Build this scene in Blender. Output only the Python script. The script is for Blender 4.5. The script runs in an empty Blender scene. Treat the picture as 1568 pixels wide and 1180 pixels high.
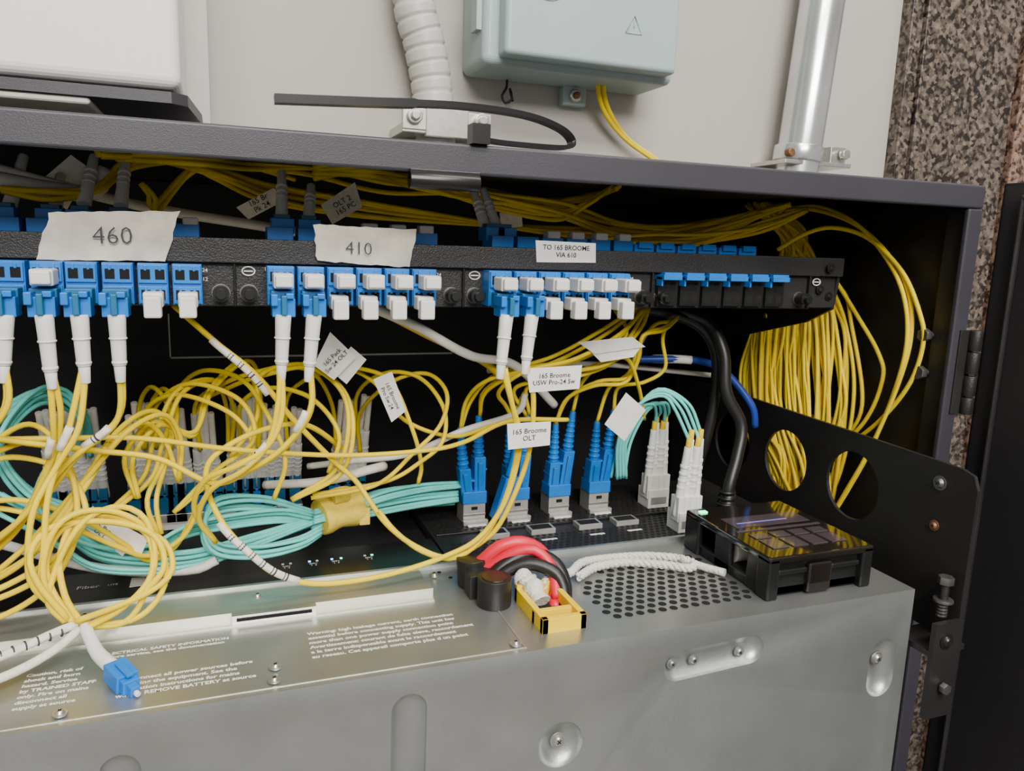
import bpy, bmesh, math, random
from mathutils import Vector, Matrix
random.seed(7)
H=1500.0; S=0.001
# ------------------------------------------------------------------ materials
def mat(name,col,rough=.5,metal=0.0,noise=0.0,nscale=200,bump=0.0,bscale=400,spec=None,coat=0,emit=None,es=0):
    m=bpy.data.materials.new(name); m.use_nodes=True
    nt=m.node_tree; b=nt.nodes['Principled BSDF']
    b.inputs['Base Color'].default_value=(*col,1); b.inputs['Roughness'].default_value=rough
    b.inputs['Metallic'].default_value=metal
    if spec is not None: b.inputs['Specular IOR Level'].default_value=spec
    if coat: b.inputs['Coat Weight'].default_value=coat
    if emit:
        b.inputs['Emission Color'].default_value=(*emit,1); b.inputs['Emission Strength'].default_value=es
    tc=nt.nodes.new('ShaderNodeTexCoord')
    n=nt.nodes.new('ShaderNodeTexNoise'); n.inputs['Scale'].default_value=nscale; n.inputs['Detail'].default_value=4
    nt.links.new(tc.outputs['Object'],n.inputs['Vector'])
    if noise>0:
        r=nt.nodes.new('ShaderNodeValToRGB')
        r.color_ramp.elements[0].position=.3; r.color_ramp.elements[1].position=.7
        r.color_ramp.elements[0].color=(*[c*(1-noise) for c in col],1)
        r.color_ramp.elements[1].color=(*[min(1,c*(1+noise)) for c in col],1)
        nt.links.new(n.outputs['Fac'],r.inputs[0]); nt.links.new(r.outputs[0],b.inputs['Base Color'])
    if bump>0:
        n2=nt.nodes.new('ShaderNodeTexNoise'); n2.inputs['Scale'].default_value=bscale; n2.inputs['Detail'].default_value=3
        nt.links.new(tc.outputs['Object'],n2.inputs['Vector'])
        bp=nt.nodes.new('ShaderNodeBump'); bp.inputs['Strength'].default_value=bump; bp.inputs['Distance'].default_value=.001
        nt.links.new(n2.outputs['Fac'],bp.inputs['Height']); nt.links.new(bp.outputs[0],b.inputs['Normal'])
    return m
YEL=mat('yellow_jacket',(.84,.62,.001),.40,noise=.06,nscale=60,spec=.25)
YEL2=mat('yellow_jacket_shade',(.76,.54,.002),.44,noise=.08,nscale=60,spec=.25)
AQ=mat('aqua_jacket',(.14,.66,.60),.4,noise=.06)
BLU=mat('blue_plastic',(.004,.18,.62),.35,noise=.05)
DBLU=mat('dark_blue_plastic',(.01,.13,.28),.4,noise=.05)
WHT=mat('white_plastic',(.78,.77,.73),.4,noise=.03,nscale=100)
BEI=mat('beige_boot',(.70,.67,.61),.5,noise=.06)
CRM=mat('label_sleeve',(.76,.71,.62),.6,noise=.1,nscale=400)
PAP=mat('paper_label',(.80,.77,.73),.6,noise=.05,nscale=150)
TAPE=mat('masking_tape',(.68,.63,.52),.75,noise=.12,nscale=120,bump=.5,bscale=250)
INK=mat('ink',(.015,.015,.017),.6)
GINK=mat('marker_ink',(.04,.04,.05),.6)
BLK=mat('black_powdercoat',(.019,.018,.018),.40,noise=.2,nscale=30,bump=.3,bscale=1500)
BLKI=mat('black_interior',(.010,.009,.010),.5,noise=.25,nscale=8,bump=.2,bscale=1200)
FRM=mat('frame_powdercoat',(.040,.038,.048),.42,noise=.10,nscale=14,bump=.15,bscale=2500)
PLS=mat('black_plastic',(.012,.012,.012),.3,noise=.2,nscale=40)
GLS=mat('glossy_black',(.014,.011,.009),.1,coat=.8,noise=.3,nscale=30)
FILM=mat('smoked_film',(.06,.045,.055),.12,coat=.5)
RUB=mat('rubber_black',(.012,.012,.012),.4)
HOLE=mat('hole_dark',(.003,.003,.003),.9)
GALV=mat('galvanised_steel',(.45,.465,.455),.38,metal=.8,noise=.09,nscale=28,bump=.10,bscale=500)
GALT=mat('bright_zinc',(.56,.56,.50),.33,metal=.8,noise=.06,nscale=30,bump=.06)
STL=mat('steel_hardware',(.62,.60,.56),.28,metal=.85,noise=.1)
DST=mat('dark_hardware',(.20,.19,.18),.4,metal=.8,noise=.2)
NIK=mat('nickel_cage',(.55,.53,.50),.35,metal=.55,noise=.1)
EMT=mat('zinc_conduit',(.76,.77,.78),.22,metal=.85,noise=.12,nscale=18)
RED=mat('red_wire',(.70,.01,.04),.4)
YCON=mat('yellow_connector',(.92,.62,.003),.4)
ROPE=mat('white_rope',(.72,.70,.64),.8,bump=1,bscale=900,noise=.12,nscale=600)
JBX=mat('junction_box_plastic',(.36,.455,.45),.4,noise=.03,nscale=20,bump=.08,bscale=900)
FLX=mat('flex_conduit_plastic',(.52,.51,.47),.35,noise=.04)
WPL=mat('white_enclosure',(.82,.82,.79),.4,noise=.02)
WALL=mat('painted_wall',(.43,.405,.372),.7,noise=.04,nscale=3,bump=.15,bscale=120)
BOARD=mat('white_board_paint',(.56,.54,.515),.6,noise=.02,nscale=4)
FLOOR=mat('floor_concrete',(.28,.27,.26),.7,noise=.15,nscale=6)
CEIL=mat('ceiling_paint',(.75,.74,.72),.8,noise=.02)
VEL=mat('yellow_velcro',(.95,.68,.07),.9,bump=.6,bscale=1200,noise=.08,nscale=300)
GRN=mat('led_green',(.0,.5,.2),.4,emit=(.05,1,.4),es=5)
LBL=mat('led_blue',(.0,.1,.6),.4,emit=(.1,.3,1),es=8)
LWH=mat('led_white',(.35,.42,.5),.4,emit=(.6,.8,1),es=.35)  # white switch LEDs, faint glow set as emission
BRN=mat('rusty_screw',(.25,.12,.06),.5,metal=.6,noise=.3)
SILK=mat('silkscreen_print',(.86,.85,.78),.6)
def granite(name,c1,c2,c3):
    m=bpy.data.materials.new(name); m.use_nodes=True; nt=m.node_tree; b=nt.nodes['Principled BSDF']
    b.inputs['Roughness'].default_value=.35
    tc=nt.nodes.new('ShaderNodeTexCoord')
    v=nt.nodes.new('ShaderNodeTexVoronoi'); v.inputs['Scale'].default_value=260
    n=nt.nodes.new('ShaderNodeTexNoise'); n.inputs['Scale'].default_value=130; n.inputs['Detail'].default_value=5; n.inputs['Roughness'].default_value=.6
    mx=nt.nodes.new('ShaderNodeMix'); mx.data_type='FLOAT'; mx.inputs[0].default_value=.3
    nt.links.new(tc.outputs['Object'],v.inputs['Vector']); nt.links.new(tc.outputs['Object'],n.inputs['Vector'])
    sp=nt.nodes.new('ShaderNodeSeparateColor'); nt.links.new(v.outputs['Color'],sp.inputs[0])
    nt.links.new(n.outputs['Fac'],mx.inputs[2]); nt.links.new(sp.outputs[0],mx.inputs[3])
    r=nt.nodes.new('ShaderNodeValToRGB'); e=r.color_ramp.elements
    e[0].position=.40; e[0].color=(*c1,1); e[1].position=.70; e[1].color=(*c3,1)
    q=e.new(.50); q.color=(*c2,1)
    nt.links.new(mx.outputs[0],r.inputs[0]); nt.links.new(r.outputs[0],b.inputs['Base Color'])
    return m
GRA=granite('speckled_granite',(.018,.014,.012),(.088,.068,.053),(.21,.17,.135))
GRB=granite('brown_granite',(.04,.024,.018),(.17,.10,.07),(.32,.21,.16))
# ------------------------------------------------------------------ builder
def catmull(pts,step=3.0):
    P=[Vector(p) for p in pts]
    if len(P)==2: 
        n=max(2,int((P[1]-P[0]).length/step)); return [P[0].lerp(P[1],i/n) for i in range(n+1)]
    Q=[P[0]*2-P[1]]+P+[P[-1]*2-P[-2]]; out=[]
    for i in range(1,len(Q)-2):
        a,b,c,d=Q[i-1],Q[i],Q[i+1],Q[i+2]
        n=max(2,int((c-b).length/step))
        for k in range(n):
            t=k/n
            out.append(.5*((2*b)+(c-a)*t+(2*a-5*b+4*c-d)*t*t+(3*b-a-3*c+d)*t**3))
    out.append(P[-1]); return out
class B:
    def __init__(s,name,parent=None,bevel=0,seg=2):
        s.name=name;s.parent=parent;s.bevel=bevel;s.seg=seg;s.bm=bmesh.new();s.mats=[]
    def mi(s,m):
        if m not in s.mats: s.mats.append(m)
        return s.mats.index(m)
    def box(s,x0,x1,y0,y1,z0,z1,m,M=None):
        k=s.mi(m); vs=[s.bm.verts.new((x,y,z)) for x in(x0,x1) for y in(y0,y1) for z in(z0,z1)]
        if M: 
            for v in vs: v.co=M@v.co
        for f in((0,1,3,2),(4,6,7,5),(0,4,5,1),(2,3,7,6),(0,2,6,4),(1,5,7,3)):
            s.bm.faces.new([vs[i] for i in f]).material_index=k
        return s
    def obox(s,p,q,w,d,m,w2=None):
        p=Vector(p);q=Vector(q);w2=w if w2 is None else w2;k=s.mi(m)
        vs=[]
        for P,W in((p,w),(q,w2)):
            for sx,sy in((-1,-1),(1,-1),(1,1),(-1,1)): vs.append(s.bm.verts.new(P+Vector((sx*W/2,sy*d/2*W/w,0))))
        for f in((3,2,1,0),(4,5,6,7),(0,1,5,4),(1,2,6,5),(2,3,7,6),(3,0,4,7)):
            s.bm.faces.new([vs[i] for i in f]).material_index=k
        return s
    def tube(s,pts,r,m,seg=8,raw=False,step=3.0,cap=True):
        k=s.mi(m); P=[Vector(p) for p in pts] if raw else catmull(pts,step)
        n=len(P); rf=r if callable(r) else (lambda t:r)
        T=[(P[min(i+1,n-1)]-P[max(i-1,0)]).normalized() for i in range(n)]
        u=Vector((0,0,1)) if abs(T[0].z)<.9 else Vector((1,0,0))
        u=(u-T[0]*u.dot(T[0])).normalized(); rings=[]
        for i in range(n):
            u=(u-T[i]*u.dot(T[i])); u=u.normalized() if u.length>1e-6 else T[i].orthogonal().normalized()
            w=T[i].cross(u); rr=rf(i/(n-1))
            rings.append([s.bm.verts.new(P[i]+(u*math.cos(2*math.pi*j/seg)+w*math.sin(2*math.pi*j/seg))*rr) for j in range(seg)])
        for i in range(n-1):
            for j in range(seg):
                f=s.bm.faces.new((rings[i][j],rings[i][(j+1)%seg],rings[i+1][(j+1)%seg],rings[i+1][j])); f.material_index=k; f.smooth=True
        if cap:
            f=s.bm.faces.new(rings[0][::-1]); f.material_index=k
            f=s.bm.faces.new(rings[-1]); f.material_index=k
        return s
    def cyl(s,p0,p1,r,m,r2=None,seg=16):
        r2=r if r2 is None else r2
        return s.tube([p0,p1],lambda t:r+(r2-r)*t,m,seg=seg,raw=True)
    def quad(s,c,m,thick=.25):
        k=s.mi(m); c=[Vector(p) for p in c]; n=(c[1]-c[0]).cross(c[2]-c[0]).normalized()*thick
        a=[s.bm.verts.new(p) for p in c]; b=[s.bm.verts.new(p+n) for p in c]; L=len(c)
        s.bm.faces.new(a).material_index=k; s.bm.faces.new(b[::-1]).material_index=k
        for i in range(L): s.bm.faces.new((a[i],b[i],b[(i+1)%L],a[(i+1)%L])).material_index=k
        return s
    def sheet(s,c,m,nx=16,ny=7,wob=.5,edge=.6):
        k=s.mi(m); c=[Vector(p) for p in c]; n=(c[1]-c[0]).cross(c[3]-c[0]).normalized(); g=[]
        ph=random.random()*9
        for j in range(ny+1):
            row=[]
            for i in range(nx+1):
                u,v=i/nx,j/ny; p=c[0].lerp(c[1],u).lerp(c[3].lerp(c[2],u),v)
                p=p+n*wob*(math.sin(u*9+ph+v*3)*.5+math.sin(v*7+u*13+ph)*.4)
                if i in(0,nx): p=p+(c[1]-c[0]).normalized()*random.uniform(-edge,edge)
                if j in(0,ny): p=p+(c[3]-c[0]).normalized()*random.uniform(-edge,edge)*.6
                row.append(s.bm.verts.new(p))
            g.append(row)
        for j in range(ny):
            for i in range(nx):
                f=s.bm.faces.new((g[j][i],g[j][i+1],g[j+1][i+1],g[j+1][i])); f.material_index=k; f.smooth=True
        return s
    def plate(s,outer,holes,origin,ux,uy,th,m):
        cu=bpy.data.curves.new('p','CURVE'); cu.dimensions='2D'; cu.fill_mode='BOTH'; cu.extrude=th/2
        for L in [outer]+holes:
            sp=cu.splines.new('POLY'); sp.points.add(len(L)-1); sp.use_cyclic_u=True
            for i,p in enumerate(L): sp.points[i].co=(p[0],p[1],0,1)
        s._conv(cu,origin,ux,uy,m); return s
    def _conv(s,cu,origin,ux,uy,m):
        ob=bpy.data.objects.new('tmp',cu); bpy.context.scene.collection.objects.link(ob)
        dg=bpy.context.evaluated_depsgraph_get(); dg.update()
        me=bpy.data.meshes.new_from_object(ob.evaluated_get(dg))
        ux=Vector(ux).normalized(); uy=Vector(uy).normalized(); uz=ux.cross(uy); o=Vector(origin); k=s.mi(m)
        vs=[s.bm.verts.new(o+ux*v.co.x+uy*v.co.y+uz*v.co.z) for v in me.vertices]
        for p in me.polygons:
            try: s.bm.faces.new([vs[i] for i in p.vertices]).material_index=k
            except ValueError: pass
        bpy.data.objects.remove(ob); bpy.data.meshes.remove(me)
    def text(s,body,origin,size,m,ux=(1,0,0),uy=(0,0,1),align='CENTER',off=0.02,sp=1.0):
        cu=bpy.data.curves.new('t','FONT'); cu.body=body; cu.size=size; cu.align_x=align; cu.align_y='CENTER'; cu.space_line=sp
        cu.resolution_u=2; cu.offset=off
        s._conv(cu,origin,ux,uy,m); return s
    def done(s):
        xs=[v.co for v in s.bm.verts]
        lo=Vector([min(v[i] for v in xs) for i in range(3)]); hi=Vector([max(v[i] for v in xs) for i in range(3)]); c=(lo+hi)/2
        for v in s.bm.verts: v.co=(v.co-c)*S
        me=bpy.data.meshes.new(s.name); 
        s.bm.normal_update(); s.bm.to_mesh(me); s.bm.free()
        for m in s.mats: me.materials.append(m)
        ob=bpy.data.objects.new(s.name,me); ob.location=(c+Vector((0,0,H)))*S
        bpy.context.scene.collection.objects.link(ob)
        if s.parent: ob.parent=s.parent
        if s.bevel:
            bv=ob.modifiers.new('bevel','BEVEL'); bv.width=s.bevel*S; bv.segments=s.seg; bv.limit_method='ANGLE'; bv.angle_limit=math.radians(50)
        return ob
def empty(name):
    e=bpy.data.objects.new(name,None); bpy.context.scene.collection.objects.link(e); e.empty_display_size=.02; return e
def circ(cx,cy,r,n=16): return [(cx+r*math.cos(2*math.pi*i/n),cy+r*math.sin(2*math.pi*i/n)) for i in range(n)]
def screw(b,p,d,r,m=STL):
    p=Vector(p); d=Vector(d).normalized()
    b.cyl(p,p+d*.7,r*1.35,m,seg=16); b.cyl(p+d*.7,p+d*(.7+r*.55),r,m,r2=r*.6,seg=16)
    u=d.orthogonal().normalized(); w=d.cross(u); q=p+d*(.7+r*.56)
    for a,c in((u,w),(w,u)):
        b.quad([q-a*r*.45-c*.25,q+a*r*.45-c*.25,q+a*r*.45+c*.25,q-a*r*.45+c*.25],HOLE,.08)
# ------------------------------------------------------------------ room shell
b=B('wall_back');b.box(-2200,3000,650,750,-1500,1100,WALL);b.done()
b=B('floor');b.box(-2200,3000,-2500,750,-1560,-1500,FLOOR);b.done()
b=B('ceiling');b.box(-2200,3000,-2500,750,1100,1160,CEIL);b.done()
b=B('granite_column',bevel=1)
b.box(666,798,632,650,-1500,1100,GRA);b.box(650,665,636,650,-1500,1100,GRA);b.box(801,1500,626,650,-1500,1100,GRB);b.done()
b=B('wall_backboard',bevel=1);b.box(-900,-3,600,650,43,900,BOARD);b.done()
b=B('white_wall_enclosure',bevel=6,seg=5);b.box(-330,-17,478,599,77,420,WPL);e0=b.done()
b=B('underside_plate',bevel=2,seg=3)
b.plate([(-322,482),(-22,482),(-14,490),(-8,560),(-8,596),(-322,596)],[],(0,0,73),(1,0,0),(0,1,0),6,FRM);b.box(-300,-62,484,590,66,70,BEI)
ob=b.done(); ob.parent=e0; ob.location=ob.location-e0.location
# ------------------------------------------------------------------ cabinet
cab=empty('network_cabinet')
b=B('shell',cab,bevel=.8)
b.box(-230,410,337,650,38,42,BLK);b.box(407,410,337,650,-330,38,BLKI);b.box(-230,-227,337,650,-330,38,BLKI);b.box(-227,407,637,650,-330,38,BLKI)
b.done()
b=B('front_frame',cab,bevel=1.2,seg=3)
b.box(-230,411,334,337.5,29.5,42.5,FRM);b.box(400,411,334,337.5,-330,29.3,FRM);b.box(-230,411,337.5,352,39.5,42.5,FRM)
b.box(403.5,410.8,337.5,352,-330,30,BLK)
b.done()
b=B('latch_roll',cab,bevel=.3)
b.cyl((76,333,26),(107,333,26),3.6,PLS);b.box(76,107,331,335,26,30.5,PLS);b.done()
b=B('back_pressing',cab)
b.box(-38,184,635.5,637,-93,-91.6,NIK);b.box(-38,-37,635.5,637,-93,-59,NIK)
b.done()
b=B('side_bolts',cab,bevel=.3)
for z in(-45,-68):
    b.cyl((400,352,z),(407,352,z),2.2,DST);b.cyl((396.5,352,z),(400.5,352,z),4.2,DST,seg=6)
b.done()
b=B('hinge',cab,bevel=.3)
for z0,z1 in((-52,-40),(-66,-53),(-79,-67),(-90,-80)): b.cyl((415,331,z0),(415,331,z1),3.6,BLK)
b.box(405,416,332.8,334.3,-90,-40,BLK);b.done()
b=B('door_panel',cab,bevel=1.5)
M=Matrix.Translation((419,330,0))@Matrix.Rotation(math.radians(9),4,'Z')
b.box(0,2,-520,0,-560,44,BLKI,M);b.box(0,22,-3,0,-560,44,BLKI,M);b.box(0,22,-520,0,41.5,44,BLKI,M);b.box(0,22,-520,-517,-560,44,BLKI,M)
b.box(-4,0,-500,-12,34,37,BLK,M);b.box(-4,0,-14,-12,-540,37,BLK,M)
b.done()
# ------------------------------------------------------------------ rack side rail with cut-outs
b=B('rack_side_rail',bevel=.4)
outer=[(274,-186),(274,-116),(277,-109),(284,-107),(300,-106.5),(470,-103),(560,-103),(560,-200),(284,-200)]
b.plate(outer,[circ(357,-138,21,32),circ(418,-139,21,32),circ(478,-140,21,32),circ(296,-118,2,12),circ(296,-142,2,12)],(361,0,0),(0,1,0),(0,0,1),2.2,BLK)
b.box(342,361,272,275,-240,-186,BLK);b.box(342,368,275,300,-205,-202,BLK);b.box(361,366,276,330,-200,-160,BLK)
screw(b,(350,272,-196),(0,-1,0),3.2,PLS);screw(b,(359.8,296,-118),(-1,0,0),3,DST);screw(b,(359.8,296,-142),(-1,0,0),2.2,BRN)
b.cyl((354,280,-186),(354,280,-166),2.2,BLK);b.cyl((354,280,-168),(354,280,-164),4,DST,seg=6);b.cyl((354,280,-178),(354,280,-176.5),5,DST)
for k in range(5): b.cyl((354,280,-186+k*1.8),(354,280,-185+k*1.8),2.7,DST)
b.cyl((351,271,-222),(351,268,-222),3.0,DST,seg=6)
b.done()
# ------------------------------------------------------------------ patch panel
pp=empty('fiber_patch_panel')
b=B('chassis',pp,bevel=.5)
b.box(-135,352,374,376,-12,-1,BLK);b.box(-135,352,376,400,-3,-1,BLK)
b.box(-135,331,377.5,379,-31.5,-12,BLK)
b.plate([(376,-1),(376,-10),(379,-32),(400,-42),(495,-66),(495,-50),(410,-10),(400,-1)],[circ(388,-14,2.2,12),circ(398,-28,2.2,12),circ(440,-42,2.2,12)],(351,0,0),(0,1,0),(0,0,1),2,BLK)
b.box(331,351,378,379.5,-31,-12,BLK)
for x in(-102,6,114,222,329): b.box(x-.6,x+.6,375,378,-31.5,-12,PLS)
b.done()
b=B('thumb_screws',pp,bevel=.4)
for x in(-102,6,114,222,329):
    for dx in(-6,6):
        if x==329 and dx>0: continue
        b.cyl((x+dx,377.5,-25.5),(x+dx,370,-25.5),3.6,PLS);b.cyl((x+dx,370,-25.5),(x+dx,367.5,-25.5),2.2,PLS)
        b.cyl((x+dx,377.4,-25.5),(x+dx,376.9,-25.5),4.1,DST)
    b.tube([(x+6+2.8*math.cos(a*.524),376.9,-15.5+2*math.sin(a*.524)) for a in range(13)],.35,PAP,seg=6,raw=True);b.box(x+4,x+8,376.6,377,-15.8,-15.2,PAP)
for p in((340,372,-7),(346,378,-24),(338,377,-20)): screw(b,p,(0,-1,0),2,PLS)
b.done()
b=B('port_numbers',pp)
for x in(6,114,222):
    b.text('13',(x+14,377.2,-14.5),2.4,PAP);b.text('1',(x+14,377.2,-28),2.4,PAP)
    b.text('24',(x-12.5,377.2,-15.5),2.4,PAP);b.text('12',(x-12.5,377.2,-19.5),2.4,PAP)
b.done()
M1=[-80,-66.5,-54,-40.5,-27,-13.5]; M2=[25.4+13.2*i for i in range(6)]; M3=[130+13.3*i for i in range(6)]; M4=[231+14.4*i for i in range(6)]
A=B('adapters',pp,bevel=.35)
def apert(b,x,y,z,w=3.8,h=4.4):
    b.box(x-w/2,x+w/2,y-.05,y+.3,z-h/2,z+h/2,HOLE)
for x in M1+M2+M3:
    A.box(x-5.9,x+5.9,366,380,-30,-12.6,BLU);A.box(x-5.5,x+5.5,364.8,366,-29.5,-22.2,BLU);A.box(x-5.5,x+5.5,364.8,366,-20.8,-13.1,BLU)
    A.box(x-5.9,x+5.9,380,398,-20,-3.2,DBLU)
    for dx in(-2.8,2.8):
        apert(A,x+dx,364.8,-17.2);apert(A,x+dx,364.8,-25.8)
        A.box(x+dx-.5,x+dx+.5,364.4,365,-15.6,-13.4,BLU);A.box(x+dx-.5,x+dx+.5,364.4,365,-24.2,-22.4,BLU)
for x in M4:
    A.box(x-6.6,x+5,368,380,-15.6,-13,BLU);A.box(x-4.5,x+6.6,371,382,-14,-11.6,BLU);A.box(x-6.3,x+6.3,374,382,-30,-15.6,PLS)
    A.box(x-6.6,x-5.6,370,376,-19,-14,BLU)
    for dx in(-3,3):
        apert(A,x+dx,374,-19.5);apert(A,x+dx,374,-26)
    A.box(x-6.6,x+6,402,424,-8,3.0,BLU);A.box(x-5,x+4,400,404,1,4.4,BLU)
for x in M1+M2+M3: A.box(x*1.11-6.2,x*1.11+6.2,404,421,-10,5,BLU)
A.done()
C=B('dust_caps',pp,bevel=.8,seg=3)
def cap(x,z,low=False):
    if low: C.box(x-3.9,x+3.9,356,365,z-4,z+2.4,WHT);C.box(x-3.4,x+3.4,351.5,358,z-8,z+1,WHT)
    else: C.box(x-4.2,x+4.2,353,365,z-3.9,z+2.7,WHT);C.box(x-3.6,x+3.6,350.5,354,z-3.2,z+2.2,WHT)
for x in M2[2:]+M3[2:]: cap(x+.8,-17.8);cap(x-1.6,-27.3,True)
for x in M2[:2]+M3[:2]+[M1[1]]: cap(x+.3,-18)
for x in M1[4:]: cap(x+.3,-26.5,True)
for x in M2[3:]+M3[2:]: C.box(x*1.11-3.8,x*1.11+3.8,402,410,4.6,8.6,WHT)
C.box(-16,-9,402,410,4.6,8,WHT)
C.done()
# ------------------------------------------------------------------ LC duplex plugs on the panel front
fp=empty('fiber_connector_plugs')
PL=B('panel_plugs',fp,bevel=.5)
ends=[(-81,352,-53),(-65,352,-56),(-53,352,-54),(-40,352,-54),(24,352,-55),(36,352,-56),(126,350,-57),(139,350,-55)]
xs=M1[:4]+M2[:2]+M3[:2]
for x,e in zip(xs,ends):
    PL.box(x-5,x+5,356,366,-30.5,-23,DBLU);PL.box(x-4.9,x+4.9,351,361,-34,-26,BLU)
    PL.box(x-5.4,x-2.6,348,360,-29,-24,BLU);PL.box(x+.8,x+4.2,349,357,-26,-23.6,BLU);PL.box(x-1.2,x+1.2,347.5,352,-33,-24.5,DBLU)
    s=Vector((x*.99,352,-33)); E=Vector(e); d=(E-s)
    PL.tube([s,s+d*.2,s+d*.45,s+d*.5,s+d*.8,E],lambda t:3.5-.85*t,WHT,seg=12,raw=True)
    PL.cyl(s+d*.44,s+d*.48,3.55,WHT);PL.cyl(s+d*.90,s+d*.96,3.0,WHT)
    PL.cyl(E,E+d.normalized()*7,2.3,WHT,r2=1.9)
PL.done()
RP=B('panel_rear_plugs',fp,bevel=.3)
for p,q in[((30,420,5),(32,440,34)),((43,420,5),(47,440,28)),((142,420,2),(138,440,31)),((149,420,3),(144,440,31)),((-60,420,8),(-56,440,36)),((-44,420,8),(-42,440,36)),((-91,420,4),(-86,440,34)),((-72,420,4),(-71,440,26))]:
    p=Vector(p);q=Vector(q);d=q-p
    RP.box(p.x-5.5,p.x+5.5,410,424,2,9.5,BLU);RP.box(p.x-3.8,p.x+3.8,414,422,9,11.5,DBLU)
    RP.cyl(p+d*.15,q,3.3,WHT,r2=2.2)
    for k in(.5,.6,.7): RP.cyl(p+d*k,p+d*(k+.05),3.0,WHT)
RP.done()
# ------------------------------------------------------------------ tape / printed labels on the panel
b=B('masking_tape_label');b.sheet([(-65,371.8,7),(-15.5,372.4,9.8),(-22,371.9,-11.5),(-71,371.9,-12.5)],TAPE,wob=.8)
b.text('460',(-42,370.2,-1.8),10.5,GINK,ux=(1,0,.02),off=-.12);b.done()
b=B('masking_tape_label')
b.sheet([(40.5,371.7,6.5),(88.5,371.7,6),(86,371.8,-12),(42,371.8,-10)],TAPE,wob=.8)
b.text('410',(61,370.2,-4),8.5,GINK,ux=(1,0,-.03),off=-.1);b.done()
b=B('printed_label');b.quad([(151,373.8,3),(152,373.8,-8),(185.5,373.8,-7.5),(185,373.8,2.6)],PAP,.5)
b.text('TO 165 BROOME\nVIA 610',(168.3,373.1,-2.2),3.5,INK,off=.05,sp=1.05);b.done()
# ------------------------------------------------------------------ UPS / server chassis (galvanised)
ups=empty('rack_power_supply_chassis')
b=B('steel_case',ups);b.box(-170,340,286,383,-640,-172,GALV);case=b.done()
cut=B('cut')
def pill(x0,z0,x1,z1,r,dep,sq=.35):
    n=len(cut.bm.verts); p0=Vector((x0,286,z0));p1=Vector((x1,286,z1)); L=(p1-p0)
    pts=[];rs=[]
    d=L.normalized()
    for i in range(7): a=math.pi/2*(1-i/6); pts.append(p0-d*r*math.sin(a)); rs.append(max(.02,r*math.cos(a)))
    for i in range(7): a=math.pi/2*(i/6); pts.append(p1+d*r*math.sin(a)); rs.append(max(.02,r*math.cos(a)))
    m=len(pts); cut.tube(pts,lambda t:rs[min(m-1,int(round(t*(m-1))))],GALV,seg=20,raw=True)
    cut.bm.verts.ensure_lookup_table()
    for v in list(cut.bm.verts)[n:]: v.co.y=286+(v.co.y-286)*dep/r
pill(67.5,-190,66,-330,7.5,3.2);pill(-40,-194,-41,-330,7,3.2)
pill(196,-192,237,-190,7.5,5);pill(137,-220,137.01,-220.5,11,5.5);pill(323,-222,323,-207,9,5.5)
co=cut.done()
md=case.modifiers.new('bool','BOOLEAN');md.object=co;md.operation='DIFFERENCE';md.solver='EXACT'
bv=case.modifiers.new('bevel','BEVEL');bv.width=.0024;bv.segments=4;bv.limit_method='ANGLE';bv.angle_limit=math.radians(60)
dg=bpy.context.evaluated_depsgraph_get();dg.update()
me=bpy.data.meshes.new_from_object(case.evaluated_get(dg));case.modifiers.clear();case.data=me;bpy.data.objects.remove(co)
for p in me.polygons: p.use_smooth=True
try: me.set_sharp_from_angle(angle=math.radians(28))
except Exception: pass
b=B('top_fittings',ups,bevel=.5)
b.box(-170,94,350,357,-172.2,-168,GALT);b.box(-170,94,357,381,-172.2,-170.8,GALT);b.box(-165,93,344,350,-172.2,-171.2,GALT)
b.box(0,37,345.5,350.5,-171.4,-167.6,STL);b.box(2,35,345,350.6,-170.2,-168.8,HOLE)
b.box(-170,340,381,383.4,-174,-169.5,GALV)
b.box(-170,120,289.2,290,-172.2,-171.7,GALT);b.box(119,120,289,343,-172.2,-171.6,GALT)
for p in((12,371),(15,293),(-59,293),(116,292),(16,303),(100,371),(-62,371),(331,335)): screw(b,(p[0],p[1],-171.3),(0,0,1),1.9)
for p in((88,376),(82,374),(92,362),(104,376),(108,368)): b.cyl((p[0],p[1],-172),(p[0],p[1],-171.75),1.1,HOLE)
screw(b,(137,289.5,-220),(0,-1,0),2.8);screw(b,(322,289,-210),(0,-1,0),2.6)
for x in(194,206,232): screw(b,(x,288.8,-191.5),(0,-1,0),2.0,GALV)
b.done()
b=B('vent_holes',ups)
for j in range(11):
    for i in range(17):
        x=166+i*6.2+(3.1 if j%2 else 0); y=304+j*5.4
        if x>250 or (y>342 and x<186) or x<168+max(0,(y-330)*.1): continue
        b.cyl((x,y,-172.05),(x,y,-171.85),2.1,HOLE,seg=10)
b.done()
b=B('printed_text',ups)
tL='Caution, risk of\nshock and burn\nhazard. Service\nby TRAINED STAFF\nonly. Fire on mains\ndisconnect all\nsupply at source'
tM='Disconnect all power sources before\nservicing the equipment. See the\ninstallation instructions for mains\nwiring. REMOVE BATTERY at source'
tR='Warning: high leakage current, earth connection\nessential before connecting supply. This unit has\nmore than one power supply connection point\nAvertissement: courant de fuite eleve, raccordement\na la terre indispensable avant le raccordement\nau reseau. Cet appareil comporte plus d un point'
b.text(tL,(-76,314,-171.9),3.1,SILK,uy=(0,1,0),align='LEFT',off=.10,sp=1.25)
b.text(tM,(-42,306,-171.9),3.3,SILK,uy=(0,1,0),align='LEFT',off=.10,sp=1.15)
b.text('ELECTRICAL SAFETY INFORMATION\nbefore service, see the documentation',(-50,333,-171.9),3.0,SILK,uy=(0,1,0),align='LEFT',off=.1)
b.text(tR,(31,318,-171.9),3.4,SILK,uy=(0,1,0),align='LEFT',off=.10,sp=1.2)
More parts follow.
